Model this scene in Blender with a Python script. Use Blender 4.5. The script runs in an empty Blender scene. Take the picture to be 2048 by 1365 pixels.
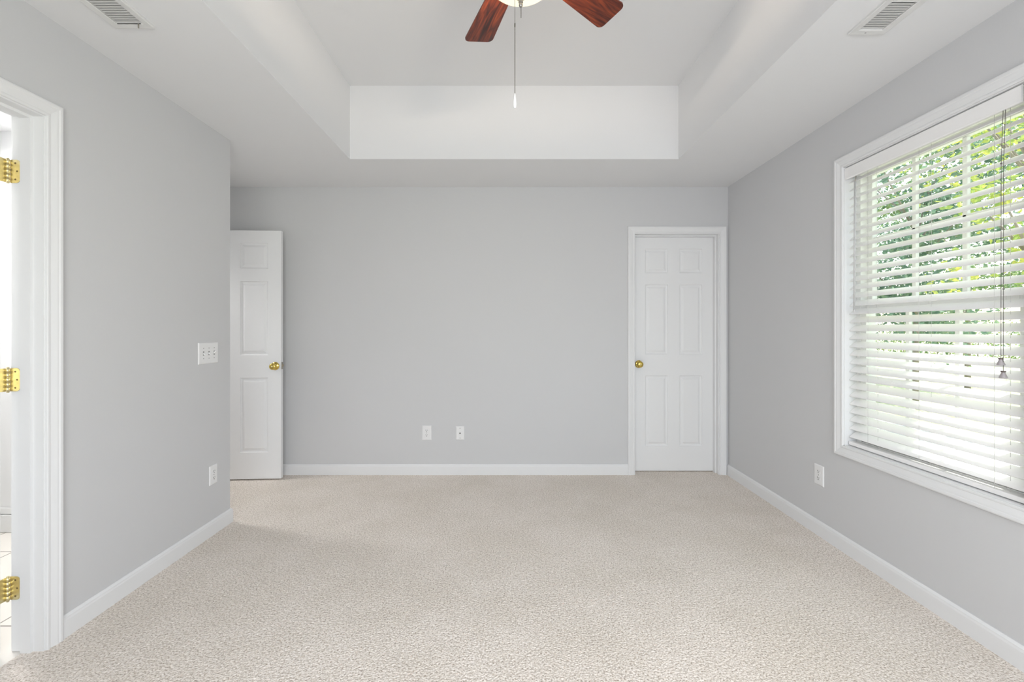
import bpy, bmesh, math, random
from math import sin, cos, pi, radians, sqrt
from mathutils import Vector, Matrix

scene = bpy.context.scene
COL = scene.collection
random.seed(7)

# ------------------------------------------------------------------ camera, sky, sun, rear fill lamp, exposure
F_PX = 880.0
CAM_Z = 1.233
cam_data = bpy.data.cameras.new('camera')
cam = bpy.data.objects.new('camera', cam_data)
COL.objects.link(cam)
cam_data.sensor_fit = 'HORIZONTAL'
cam_data.sensor_width = 36.0
cam_data.lens = F_PX / 2048.0 * 36.0
cam_data.shift_x = 7.0 / 2048.0
cam_data.shift_y = -23.5 / 2048.0
cam_data.clip_start = 0.02
cam_data.clip_end = 300
cam.location = (0, 0, CAM_Z)
cam.rotation_euler = (radians(90), 0, 0)
scene.camera = cam

world = bpy.data.worlds.new('world')
scene.world = world
world.use_nodes = True
wn = world.node_tree
for n in list(wn.nodes):
    wn.nodes.remove(n)
w_out = wn.nodes.new('ShaderNodeOutputWorld')
w_bg = wn.nodes.new('ShaderNodeBackground')
w_sky = wn.nodes.new('ShaderNodeTexSky')
w_sky.sky_type = 'NISHITA'
w_sky.sun_disc = False
w_sky.sun_elevation = radians(38)
w_sky.sun_rotation = radians(60)
w_sky.air_density = 1.0
w_sky.dust_density = 2.5
w_mix = wn.nodes.new('ShaderNodeMix')
w_mix.data_type = 'RGBA'
w_mix.inputs[0].default_value = 0.45
w_mix.inputs[7].default_value = (5.8, 6.9, 7.9, 1)
wn.links.new(w_sky.outputs[0], w_mix.inputs[6])
wn.links.new(w_mix.outputs[2], w_bg.inputs[0])
wn.links.new(w_bg.outputs[0], w_out.inputs[0])
w_bg.inputs[1].default_value = 0.32

sun_d = bpy.data.lights.new('sun', 'SUN')
sun_d.energy = 7.5
sun_d.angle = radians(0.6)
sun_d.color = (1.0, 0.96, 0.88)
sun = bpy.data.objects.new('sun', sun_d)
COL.objects.link(sun)
SUN_DIR = Vector((1.0, -0.6, 2.20)).normalized()          # towards the sun
sun.rotation_euler = SUN_DIR.to_track_quat('Z', 'Y').to_euler()

def area_light(name, loc, rot, sx, sy, power, color):
    d = bpy.data.lights.new(name, 'AREA')
    d.shape = 'RECTANGLE'
    d.size = sx
    d.size_y = sy
    d.energy = power
    d.color = color
    o = bpy.data.objects.new(name, d)
    COL.objects.link(o)
    o.location = loc
    o.rotation_euler = rot
    return o

# fill lamp added outside the made-up window behind the photographer
area_light('rear_fill_lamp', (0.28, -0.70, 1.40), (radians(51), 0, 0), 3.0, 1.7, 82, (1.0, 0.982, 1.005))

scene.view_settings.view_transform = 'Standard'
scene.view_settings.look = 'None'
scene.view_settings.exposure = 0.12
scene.view_settings.gamma = 1.0
scene.view_settings.use_curve_mapping = False
scene.cycles.max_bounces = 14
scene.cycles.diffuse_bounces = 8
scene.cycles.transparent_max_bounces = 16
scene.cycles.caustics_reflective = False
scene.cycles.sample_clamp_indirect = 6.0

# ------------------------------------------------------------------ materials
def new_mat(name):
    m = bpy.data.materials.new(name)
    m.use_nodes = True
    return m, m.node_tree, m.node_tree.nodes['Principled BSDF']

def plain(name, col, rough=0.6, metal=0.0, spec=0.5, bump=None, var=0.0):
    m, nt, b = new_mat(name)
    b.inputs['Roughness'].default_value = rough
    b.inputs['Metallic'].default_value = metal
    b.inputs['Specular IOR Level'].default_value = spec
    tc = nt.nodes.new('ShaderNodeTexCoord')
    nz = nt.nodes.new('ShaderNodeTexNoise')
    nz.inputs['Scale'].default_value = 3.0 if bump is None else bump[0]
    nz.inputs['Detail'].default_value = 3.0
    nt.links.new(tc.outputs['Object'], nz.inputs['Vector'])
    mx = nt.nodes.new('ShaderNodeMix')
    mx.data_type = 'RGBA'
    v = var
    mx.inputs[6].default_value = (col[0] * (1 - v), col[1] * (1 - v), col[2] * (1 - v), 1)
    mx.inputs[7].default_value = (min(1, col[0] * (1 + v)), min(1, col[1] * (1 + v)), min(1, col[2] * (1 + v)), 1)
    nt.links.new(nz.outputs[0], mx.inputs[0])
    nt.links.new(mx.outputs[2], b.inputs['Base Color'])
    if bump:
        bp = nt.nodes.new('ShaderNodeBump')
        bp.inputs['Strength'].default_value = bump[1]
        bp.inputs['Distance'].default_value = bump[2]
        nt.links.new(nz.outputs[0], bp.inputs['Height'])
        nt.links.new(bp.outputs[0], b.inputs['Normal'])
    return m

M = {}
M['wall'] = plain('grey_wall_paint', (0.605, 0.608, 0.616), 0.85, spec=0.2, bump=(140, 0.06, 0.002), var=0.006)
M['ceiling'] = plain('white_ceiling_paint', (0.765, 0.768, 0.775), 0.9, spec=0.15, bump=(120, 0.05, 0.002), var=0.006)
M['trim'] = plain('white_trim_paint', (0.765, 0.77, 0.775), 0.6, spec=0.2, var=0.01)
M['door'] = plain('white_door_paint', (0.79, 0.795, 0.80), 0.5, spec=0.35, bump=(60, 0.05, 0.002), var=0.01)
M['plastic'] = plain('white_plastic', (0.80, 0.80, 0.80), 0.35, spec=0.45)
M['blind'] = plain('white_blind', (0.88, 0.875, 0.87), 0.4, spec=0.4, var=0.01)
M['vinyl'] = plain('white_vinyl', (0.80, 0.80, 0.79), 0.4, spec=0.4)
M['cord'] = plain('grey_cord', (0.15, 0.14, 0.13), 0.8)
M['ladder'] = plain('white_string', (0.62, 0.61, 0.60), 0.8)
M['wand'] = plain('pale_grey_wand', (0.55, 0.55, 0.55), 0.35)
M['tassel'] = plain('grey_tassel', (0.36, 0.33, 0.34), 0.4)
M['tasselcap'] = plain('dark_tassel_cap', (0.12, 0.09, 0.08), 0.5)
M['brass'] = plain('polished_brass', (0.74, 0.55, 0.14), 0.16, 1.0, bump=(25, 0.03, 0.002), var=0.12)
M['oldbrass'] = plain('worn_brass', (0.84, 0.72, 0.42), 0.36, 1.0, bump=(60, 0.12, 0.002), var=0.25)
M['screw'] = plain('dark_screw', (0.22, 0.16, 0.08), 0.5, 0.7)
M['steel'] = plain('dull_steel', (0.45, 0.42, 0.36), 0.35, 1.0)
M['nickel'] = plain('brushed_nickel', (0.42, 0.40, 0.37), 0.3, 1.0)
M['chain'] = plain('dark_chain_metal', (0.16, 0.15, 0.13), 0.4, 0.8)
M['dark'] = plain('dark_slot', (0.035, 0.032, 0.03), 0.8)
M['greyslot'] = plain('grey_slot', (0.22, 0.22, 0.22), 0.8)
M['duct'] = plain('dark_duct', (0.25, 0.25, 0.25), 0.8)
M['vent'] = plain('white_register', (0.70, 0.70, 0.69), 0.5, spec=0.3)
M['ceramic'] = plain('white_ceramic', (0.82, 0.82, 0.82), 0.2)
M['shade_dark'] = plain('roof_soffit_paint', (0.6, 0.6, 0.58), 0.7)
M['bark'] = plain('tree_bark', (0.30, 0.26, 0.22), 0.9, bump=(12, 0.6, 0.03), var=0.35)

def glass_mat():
    m, nt, b = new_mat('window_glass')
    nt.nodes.remove(b)
    out = nt.nodes['Material Output']
    tr = nt.nodes.new('ShaderNodeBsdfTransparent')
    tr.inputs[0].default_value = (0.95, 0.97, 0.96, 1)
    gl = nt.nodes.new('ShaderNodeBsdfGlossy')
    gl.inputs['Roughness'].default_value = 0.02
    fr = nt.nodes.new('ShaderNodeFresnel')
    fr.inputs[0].default_value = 1.35
    mx = nt.nodes.new('ShaderNodeMixShader')
    ge = nt.nodes.new('ShaderNodeNewGeometry')
    iv = nt.nodes.new('ShaderNodeMath')
    iv.operation = 'SUBTRACT'
    iv.inputs[0].default_value = 1.0
    nt.links.new(ge.outputs['Backfacing'], iv.inputs[1])
    ml = nt.nodes.new('ShaderNodeMath')
    ml.operation = 'MULTIPLY'
    nt.links.new(fr.outputs[0], ml.inputs[0])
    nt.links.new(iv.outputs[0], ml.inputs[1])
    nt.links.new(ml.outputs[0], mx.inputs[0])
    nt.links.new(tr.outputs[0], mx.inputs[1])
    nt.links.new(gl.outputs[0], mx.inputs[2])
    nt.links.new(mx.outputs[0], out.inputs[0])
    return m
M['glass'] = glass_mat()

def carpet_mat():
    m, nt, b = new_mat('beige_carpet')
    b.inputs['Roughness'].default_value = 1.0
    b.inputs['Specular IOR Level'].default_value = 0.05
    tc = nt.nodes.new('ShaderNodeTexCoord')
    vo = nt.nodes.new('ShaderNodeTexVoronoi')
    vo.inputs['Scale'].default_value = 130
    vo.inputs['Randomness'].default_value = 1.0
    n1 = nt.nodes.new('ShaderNodeTexNoise')
    n1.inputs['Scale'].default_value = 150
    n1.inputs['Detail'].default_value = 4
    n1.inputs['Roughness'].default_value = 0.6
    n2 = nt.nodes.new('ShaderNodeTexNoise')
    n2.inputs['Scale'].default_value = 2.2
    n2.inputs['Detail'].default_value = 4
    n2.inputs['Roughness'].default_value = 0.65
    n3 = nt.nodes.new('ShaderNodeTexNoise')
    n3.inputs['Scale'].default_value = 88
    n3.inputs['Detail'].default_value = 2
    for n in (vo, n1, n2, n3):
        nt.links.new(tc.outputs['Object'], n.inputs['Vector'])
    r1 = nt.nodes.new('ShaderNodeValToRGB')
    r1.color_ramp.elements[0].position = 0.36
    r1.color_ramp.elements[0].color = (0.48, 0.41, 0.345, 1)
    r1.color_ramp.elements[1].position = 0.60
    r1.color_ramp.elements[1].color = (0.94, 0.88, 0.825, 1)
    e = r1.color_ramp.elements.new(0.47)
    e.color = (0.83, 0.765, 0.70, 1)
    nt.links.new(n1.outputs[0], r1.inputs[0])
    r2 = nt.nodes.new('ShaderNodeValToRGB')
    r2.color_ramp.elements[0].position = 0.40
    r2.color_ramp.elements[0].color = (0.935, 0.93, 0.915, 1)
    r2.color_ramp.elements[1].position = 0.60
    r2.color_ramp.elements[1].color = (1.0, 1.0, 1.0, 1)
    nt.links.new(n2.outputs[0], r2.inputs[0])
    mu = nt.nodes.new('ShaderNodeMix')
    mu.data_type = 'RGBA'
    mu.blend_type = 'MULTIPLY'
    mu.inputs[0].default_value = 1.0
    nt.links.new(r1.outputs[0], mu.inputs[6])
    nt.links.new(r2.outputs[0], mu.inputs[7])
    r3 = nt.nodes.new('ShaderNodeValToRGB')
    r3.color_ramp.elements[0].position = 0.38
    r3.color_ramp.elements[0].color = (0.885, 0.875, 0.86, 1)
    r3.color_ramp.elements[1].position = 0.58
    r3.color_ramp.elements[1].color = (1.03, 1.03, 1.03, 1)
    nt.links.new(n3.outputs[0], r3.inputs[0])
    m3 = nt.nodes.new('ShaderNodeMix')
    m3.data_type = 'RGBA'
    m3.blend_type = 'MULTIPLY'
    m3.inputs[0].default_value = 1.0
    nt.links.new(mu.outputs[2], m3.inputs[6])
    nt.links.new(r3.outputs[0], m3.inputs[7])
    nt.links.new(m3.outputs[2], b.inputs['Base Color'])
    ad = nt.nodes.new('ShaderNodeMath')
    ad.operation = 'SUBTRACT'
    nt.links.new(n1.outputs[0], ad.inputs[0])
    nt.links.new(vo.outputs['Distance'], ad.inputs[1])
    bp = nt.nodes.new('ShaderNodeBump')
    bp.inputs['Strength'].default_value = 0.6
    bp.inputs['Distance'].default_value = 0.008
    nt.links.new(ad.outputs[0], bp.inputs['Height'])
    nt.links.new(bp.outputs[0], b.inputs['Normal'])
    return m
M['carpet'] = carpet_mat()

def tile_mat():
    m, nt, b = new_mat('cream_floor_tile')
    b.inputs['Roughness'].default_value = 0.25
    tc = nt.nodes.new('ShaderNodeTexCoord')
    br = nt.nodes.new('ShaderNodeTexBrick')
    br.offset = 0.0
    br.inputs['Scale'].default_value = 1.0
    br.inputs['Brick Width'].default_value = 0.305
    br.inputs['Row Height'].default_value = 0.305
    br.inputs['Mortar Size'].default_value = 0.004
    br.inputs['Color1'].default_value = (0.80, 0.77, 0.72, 1)
    br.inputs['Color2'].default_value = (0.84, 0.81, 0.76, 1)
    br.inputs['Mortar'].default_value = (0.33, 0.31, 0.28, 1)
    nt.links.new(tc.outputs['Object'], br.inputs['Vector'])
    nt.links.new(br.outputs[0], b.inputs['Base Color'])
    return m
M['tile'] = tile_mat()

def wood_mat():
    m, nt, b = new_mat('cherry_blade_wood')
    b.inputs['Roughness'].default_value = 0.32
    b.inputs['Specular IOR Level'].default_value = 0.4
    tc = nt.nodes.new('ShaderNodeTexCoord')
    oi = nt.nodes.new('ShaderNodeObjectInfo')
    ad = nt.nodes.new('ShaderNodeVectorMath')
    ad.operation = 'ADD'
    sc = nt.nodes.new('ShaderNodeMath')
    sc.operation = 'MULTIPLY'
    sc.inputs[1].default_value = 7.0
    nt.links.new(oi.outputs['Random'], sc.inputs[0])
    nt.links.new(tc.outputs['Object'], ad.inputs[0])
    nt.links.new(sc.outputs[0], ad.inputs[1])
    mp = nt.nodes.new('ShaderNodeMapping')
    mp.inputs['Scale'].default_value = (2.2, 17.0, 4.0)
    nt.links.new(ad.outputs[0], mp.inputs[0])
    n1 = nt.nodes.new('ShaderNodeTexNoise')
    n1.inputs['Scale'].default_value = 2.2
    n1.inputs['Detail'].default_value = 5
    n1.inputs['Distortion'].default_value = 1.6
    nt.links.new(mp.outputs[0], n1.inputs['Vector'])
    mp2 = nt.nodes.new('ShaderNodeMapping')
    mp2.inputs['Scale'].default_value = (7, 130, 9)
    nt.links.new(ad.outputs[0], mp2.inputs[0])
    n2 = nt.nodes.new('ShaderNodeTexNoise')
    n2.inputs['Scale'].default_value = 1.5
    nt.links.new(mp2.outputs[0], n2.inputs['Vector'])
    r = nt.nodes.new('ShaderNodeValToRGB')
    cr = r.color_ramp
    cr.elements[0].position = 0.33
    cr.elements[0].color = (0.045, 0.011, 0.008, 1)
    cr.elements[1].position = 0.66
    cr.elements[1].color = (0.32, 0.062, 0.019, 1)
    e = cr.elements.new(0.48)
    e.color = (0.15, 0.028, 0.013, 1)
    nt.links.new(n1.outputs[0], r.inputs[0])
    mx = nt.nodes.new('ShaderNodeMix')
    mx.data_type = 'RGBA'
    mx.blend_type = 'MULTIPLY'
    mx.inputs[0].default_value = 0.55
    nt.links.new(r.outputs[0], mx.inputs[6])
    nt.links.new(n2.outputs[0], mx.inputs[7])
    nt.links.new(mx.outputs[2], b.inputs['Base Color'])
    return m
M['wood'] = wood_mat()

def bowl_mat():
    m, nt, b = new_mat('lit_frosted_glass')
    b.inputs['Base Color'].default_value = (0.85, 0.78, 0.62, 1)
    b.inputs['Roughness'].default_value = 0.25
    lw = nt.nodes.new('ShaderNodeTexNoise')
    lw.inputs['Scale'].default_value = 9
    r = nt.nodes.new('ShaderNodeValToRGB')
    r.color_ramp.elements[0].color = (1.0, 0.80, 0.50, 1)
    r.color_ramp.elements[1].color = (1.0, 0.90, 0.68, 1)
    nt.links.new(lw.outputs[0], r.inputs[0])
    nt.links.new(r.outputs[0], b.inputs['Emission Color'])
    b.inputs['Emission Strength'].default_value = 0.75
    return m
M['bowl'] = bowl_mat()

def lamp_mat():
    m, nt, b = new_mat('lit_white_diffuser')
    b.inputs['Base Color'].default_value = (0.9, 0.9, 0.9, 1)
    b.inputs['Emission Color'].default_value = (1, 0.98, 0.95, 1)
    b.inputs['Emission Strength'].default_value = 6
    return m
M['lamp'] = lamp_mat()

def leaf_mat(name, cols, scale=2.2):
    m, nt, b = new_mat(name)
    tc = nt.nodes.new('ShaderNodeTexCoord')
    nz = nt.nodes.new('ShaderNodeTexNoise')
    nz.inputs['Scale'].default_value = scale
    nz.inputs['Detail'].default_value = 6
    nz.inputs['Roughness'].default_value = 0.8
    nt.links.new(tc.outputs['Object'], nz.inputs['Vector'])
    r = nt.nodes.new('ShaderNodeValToRGB')
    cr = r.color_ramp
    n = len(cols)
    cr.elements[0].position = 0.34
    cr.elements[0].color = (*cols[0], 1)
    cr.elements[1].position = 0.66
    cr.elements[1].color = (*cols[-1], 1)
    for i in range(1, n - 1):
        e = cr.elements.new(0.34 + 0.32 * i / (n - 1))
        e.color = (*cols[i], 1)
    nt.links.new(nz.outputs[0], r.inputs[0])
    nt.links.new(r.outputs[0], b.inputs['Base Color'])
    b.inputs['Roughness'].default_value = 0.55
    tl = nt.nodes.new('ShaderNodeBsdfTranslucent')
    nt.links.new(r.outputs[0], tl.inputs[0])
    ms = nt.nodes.new('ShaderNodeMixShader')
    ms.inputs[0].default_value = 0.45
    nt.links.new(b.outputs[0], ms.inputs[1])
    nt.links.new(tl.outputs[0], ms.inputs[2])
    nt.links.new(ms.outputs[0], nt.nodes['Material Output'].inputs[0])
    return m
M['leaf_green'] = leaf_mat('green_leaves', [(0.09, 0.17, 0.08), (0.20, 0.31, 0.14), (0.44, 0.50, 0.19)])
M['leaf_lime'] = leaf_mat('yellow_green_leaves', [(0.20, 0.36, 0.12), (0.46, 0.54, 0.14), (0.80, 0.66, 0.12)])
M['leaf_blue'] = leaf_mat('blue_green_leaves', [(0.10, 0.19, 0.15), (0.20, 0.31, 0.22), (0.38, 0.46, 0.26)])
M['hedge'] = leaf_mat('hedge_leaves', [(0.05, 0.12, 0.03), (0.16, 0.26, 0.06), (0.40, 0.42, 0.10)], 2.0)

def grass_mat():
    m, nt, b = new_mat('sunlit_lawn')
    tc = nt.nodes.new('ShaderNodeTexCoord')
    nz = nt.nodes.new('ShaderNodeTexNoise')
    nz.inputs['Scale'].default_value = 0.6
    nz.inputs['Detail'].default_value = 8
    nz.inputs['Roughness'].default_value = 0.8
    nt.links.new(tc.outputs['Object'], nz.inputs['Vector'])
    r = nt.nodes.new('ShaderNodeValToRGB')
    r.color_ramp.elements[0].position = 0.35
    r.color_ramp.elements[0].color = (0.30, 0.36, 0.16, 1)
    r.color_ramp.elements[1].position = 0.62
    r.color_ramp.elements[1].color = (0.62, 0.60, 0.42, 1)
    nt.links.new(nz.outputs[0], r.inputs[0])
    nt.links.new(r.outputs[0], b.inputs['Base Color'])
    b.inputs['Roughness'].default_value = 0.9
    return m
M['grass'] = grass_mat()
M['concrete'] = plain('pale_concrete', (0.62, 0.60, 0.56), 0.9, bump=(30, 0.3, 0.004), var=0.08)
M['siding'] = plain('pale_siding', (0.55, 0.58, 0.52), 0.7)

# ------------------------------------------------------------------ mesh helpers
class MB:
    """collects shapes into one mesh"""
    def __init__(self):
        self.bm = bmesh.new()

    def poly(self, pts, smooth=False):
        vs = [self.bm.verts.new(p) for p in pts]
        try:
            f = self.bm.faces.new(vs)
            f.smooth = smooth
        except ValueError:
            pass
        return vs

    def box(self, x0, x1, y0, y1, z0, z1, bevel=0.0):
        r = bmesh.ops.create_cube(self.bm, size=1.0)
        vs = r['verts']
        for v in vs:
            v.co = Vector(((x0 + x1) / 2 + v.co.x * (x1 - x0), (y0 + y1) / 2 + v.co.y * (y1 - y0), (z0 + z1) / 2 + v.co.z * (z1 - z0)))
        if bevel > 0:
            es = list({e for v in vs for e in v.link_edges})
            bmesh.ops.bevel(self.bm, geom=es, offset=bevel, segments=2, profile=0.5, affect='EDGES')
        return self

    def grid_sweep(self, rows, close_u=False, close_v=False, smooth=False, cap=False):
        """rows: list of lists of points; quads between neighbouring rows"""
        R = [[self.bm.verts.new(p) for p in row] for row in rows]
        nu = len(R)
        nv = len(R[0])
        for i in range(nu if close_u else nu - 1):
            a = R[i]
            b = R[(i + 1) % nu]
            for j in range(nv if close_v else nv - 1):
                k = (j + 1) % nv
                f = self.bm.faces.new((a[j], b[j], b[k], a[k]))
                f.smooth = smooth
        if cap and close_v:
            self.bm.faces.new(R[0])
            self.bm.faces.new(list(reversed(R[-1])))
        return self

    def lathe(self, prof, seg=24, axis='z', origin=(0, 0, 0), smooth=True, cap=True):
        """prof: (radius, height) pairs"""
        rows = []
        o = Vector(origin)
        for r, h in prof:
            row = []
            for k in range(seg):
                a = 2 * pi * k / seg
                if axis == 'z':
                    p = Vector((r * cos(a), r * sin(a), h))
                elif axis == 'y':
                    p = Vector((r * cos(a), h, r * sin(a)))
                else:
                    p = Vector((h, r * cos(a), r * sin(a)))
                row.append(o + p)
            rows.append(row)
        return self.grid_sweep(rows, close_v=True, smooth=smooth, cap=cap)

    def tube(self, p0, p1, r0, r1=None, seg=8, smooth=True):
        p0 = Vector(p0)
        p1 = Vector(p1)
        r1 = r0 if r1 is None else r1
        d = (p1 - p0).normalized()
        a = Vector((0, 0, 1)) if abs(d.z) < 0.9 else Vector((1, 0, 0))
        u = d.cross(a).normalized()
        v = d.cross(u)
        rows = [[p + (u * cos(2 * pi * k / seg) + v * sin(2 * pi * k / seg)) * r for k in range(seg)] for p, r in ((p0, r0), (p1, r1))]
        return self.grid_sweep(rows, close_v=True, smooth=smooth, cap=True)

    def ball(self, c, r, u=8, v=6, sz=1.0):
        m = Matrix.Translation(c) @ Matrix.Diagonal((r, r, r * sz, 1))
        res = bmesh.ops.create_uvsphere(self.bm, u_segments=u, v_segments=v, radius=1.0, matrix=m)
        for f in {f for vv in res['verts'] for f in vv.link_faces}:
            f.smooth = True
        return self

    def build(self, name, mat, parent=None, recalc=True):
        if recalc:
            bmesh.ops.recalc_face_normals(self.bm, faces=self.bm.faces[:])
        me = bpy.data.meshes.new(name)
        self.bm.to_mesh(me)
        self.bm.free()
        me.materials.append(mat)
        o = bpy.data.objects.new(name, me)
        COL.objects.link(o)
        if parent:
            o.parent = parent
        return o

def tag(o, label=None, cat=None, group=None, kind=None):
    if label: o['label'] = label
    if cat: o['category'] = cat
    if group: o['group'] = group
    if kind: o['kind'] = kind
    return o

def struct(o, label=None, cat=None):
    return tag(o, label, cat, kind='structure')

def empty(name, loc=(0, 0, 0), rz=0.0):
    o = bpy.data.objects.new(name, None)
    o.empty_display_size = 0.1
    COL.objects.link(o)
    o.location = loc
    o.rotation_euler = (0, 0, rz)
    return o

def copy_tree(o, parent=None):
    c = o.copy()
    COL.objects.link(c)
    c.parent = parent
    for ch in list(o.children):
        copy_tree(ch, c)
    return c

# ------------------------------------------------------------------ room numbers (metres)
XL, XR = -1.779, 1.860          # side wall faces
YB, YR = 3.730, -0.490          # far wall face, rear wall face
YC = 2.811                      # where the near part of the side wall ends
XREC = -2.700                   # recess side wall face
H = 2.440                       # low ceiling
HT = 2.960                      # raised tray
TX0, TX1, TY0, TY1 = -1.124, 1.205, 0.117, 3.119
WT = 0.12

def wall_x(name, x0, x1, y0, y1, hole=None, z1=H + 0.0, mat='wall'):
    """wall whose face lies at constant x; hole = (ya, yb, za, zb)"""
    b = MB()
    if hole is None:
        b.box(x0, x1, y0, y1, 0, z1)
    else:
        ya, yb, za, zb = hole
        b.box(x0, x1, y0, ya, 0, z1)
        b.box(x0, x1, yb, y1, 0, z1)
        b.box(x0, x1, ya, yb, zb, z1)
        if za > 0:
            b.box(x0, x1, ya, yb, 0, za)
    return b

def wall_y(y0, y1, x0, x1, hole=None, z1=H):
    b = MB()
    if hole is None:
        b.box(x0, x1, y0, y1, 0, z1)
    else:
        xa, xb, za, zb = hole
        b.box(x0, xa, y0, y1, 0, z1)
        b.box(xb, x1, y0, y1, 0, z1)
        b.box(xa, xb, y0, y1, zb, z1)
        if za > 0:
            b.box(xa, xb, y0, y1, 0, za)
    return b

# openings
BATH = (0.921, 1.683, 0.0, 2.048)        # doorway in the side wall
WIN = (1.568, 2.440, 0.588, 2.132)       # window
D2 = (1.073, 1.780, 0.0, 2.040)          # closed door in the far wall
D1 = (2.876, 3.626, 0.0, 2.040)          # doorway in the recess
RW = (-1.06, 1.62, 0.60, 2.02)           # unseen window added behind the camera for fill light

JT = 0.0                                  # jamb faces sit flush with the openings' edges
b = MB()
b.box(XL - WT, XL, YR - 0.14, BATH[0] - 0.018, 0, H)
b.box(XL - WT, XL, BATH[1] + 0.018, YC, 0, H)
b.box(XL - WT, XL, BATH[0] - 0.018, BATH[1] + 0.018, BATH[3] + 0.018, H)
struct(b.build('wall_left', M['wall']), 'pale grey wall with the triple light switch and a doorway at its near end', 'wall')
b = MB()
b.box(-3.9, XL - WT, YC - WT, YC, 0, H)
struct(b.build('wall_partition', M['wall']), 'short grey return wall behind the corner by the open door', 'wall')
b = wall_x('', XREC - WT, XREC, YC, YB, (D1[0] - 0.018, D1[1] + 0.018, 0, D1[3] + 0.018))
struct(b.build('wall_recess', M['wall']), 'grey side wall of the entry recess with its doorway', 'wall')
b = wall_y(YB, YB + WT, -3.9, 2.0, (D2[0] - 0.018, D2[1] + 0.018, 0, D2[3] + 0.018))
struct(b.build('wall_back', M['wall']), 'wide blank grey far wall between the two panelled doors', 'wall')
b = wall_x('', XR, 2.0, YR - 0.14, YB, WIN)
struct(b.build('wall_right', M['wall']), 'grey side wall holding the window with white blinds', 'wall')
b = wall_y(YR - 0.14, YR, XL, XR, RW)
struct(b.build('wall_rear', M['wall']), 'grey wall behind the viewpoint with an added wide window', 'wall')

# bathroom, hallway and closet shells behind the doorways
b = MB()
b.box(-3.22, -3.10, 0.1, YC - WT, 0, H)
b.box(-3.10, XL - WT, 0.1, 0.22, 0, H)
b.box(-3.10, XL - WT, YC - WT - 0.01, YC - WT - 0.0005, 0, H)
struct(b.build('wall_bathroom', M['trim']), 'white bathroom wall seen through the doorway gap', 'wall')
b = MB()
b.box(-3.9, -3.78, YC, YB, 0, H)
struct(b.build('wall_hallway', M['wall']), 'grey hallway wall beyond the recess doorway', 'wall')
b = MB()
b.box(0.3, 0.42, YB + WT, 4.7, 0, H)
b.box(1.95, 2.07, YB + WT, 4.7, 0, H)
b.box(0.3, 2.07, 4.7, 4.82, 0, H)
struct(b.build('wall_closet', M['wall']), 'plain walls of the closet behind the shut door', 'wall')

# ceiling: low border, tray sides, raised centre
b = MB()
X0, X1, Y0, Y1 = -3.9, 2.07, YR - 0.14, 4.82
T = 0.06
b.box(X0, TX0 - T, Y0, Y1, H, H + T)
b.box(TX1 + T, X1, Y0, Y1, H, H + T)
b.box(TX0 - T, TX1 + T, Y0, TY0 - T, H, H + T)
b.box(TX0 - T, TX1 + T, TY1 + T, Y1, H, H + T)
b.box(TX0 - T, TX0, TY0 - T, TY1 + T, H, HT)
b.box(TX1, TX1 + T, TY0 - T, TY1 + T, H, HT)
b.box(TX0, TX1, TY0 - T, TY0, H, HT)
b.box(TX0, TX1, TY1, TY1 + T, H, HT)
b.box(TX0 - T, TX1 + T, TY0 - T, TY1 + T, HT, HT + T)
struct(b.build('ceiling', M['ceiling']), 'white tray ceiling with a raised centre above a flat border', 'ceiling')

# floor: carpet, bathroom tile
b = MB()
b.box(XL - 0.075, XR, YR - 0.14, YC, -0.05, 0)
b.box(-3.9, XR, YC, YB + 0.09, -0.05, 0)
b.box(0.3, 2.0, YB + 0.09, 4.82, -0.05, 0)
struct(b.build('floor', M['carpet']), 'beige looped carpet covering the whole bedroom floor', 'carpet')
b = MB()
b.box(-3.2, XL - 0.075, 0.1, YC - WT, -0.05, -0.002)
struct(b.build('floor_bathroom', M['tile']), 'cream square tile floor beyond the bathroom doorway', 'tile floor')

# ------------------------------------------------------------------ mouldings
CAS = [(0.0, 0.0), (0.0, 0.0085), (0.003, 0.0105), (0.009, 0.0105), (0.012, 0.0085), (0.016, 0.0095), (0.034, 0.0145),
       (0.040, 0.0150), (0.043, 0.0172), (0.051, 0.0175), (0.0555, 0.0160), (0.0580, 0.0120), (0.0580, 0.0)]

def casing(b, to3, a0, a1, b0, b1, closed):
    """picture-frame or three-sided moulding round the opening a0..a1 x b0..b1; to3(a, b, t) -> point, t = how proud of the wall"""
    rows = []
    for u, t in CAS:
        if closed:
            pts = [(a0 - u, b0 - u), (a0 - u, b1 + u), (a1 + u, b1 + u), (a1 + u, b0 - u)]
        else:
            pts = [(a0 - u, b0), (a0 - u, b1 + u), (a1 + u, b1 + u), (a1 + u, b0)]
        rows.append([to3(p[0], p[1], t) for p in pts])
    n = len(rows[0])
    cols = [[rows[i][j] for i in range(len(rows))] for j in range(n)]
    b.grid_sweep(cols, close_u=closed, close_v=True, cap=not closed)

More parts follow.
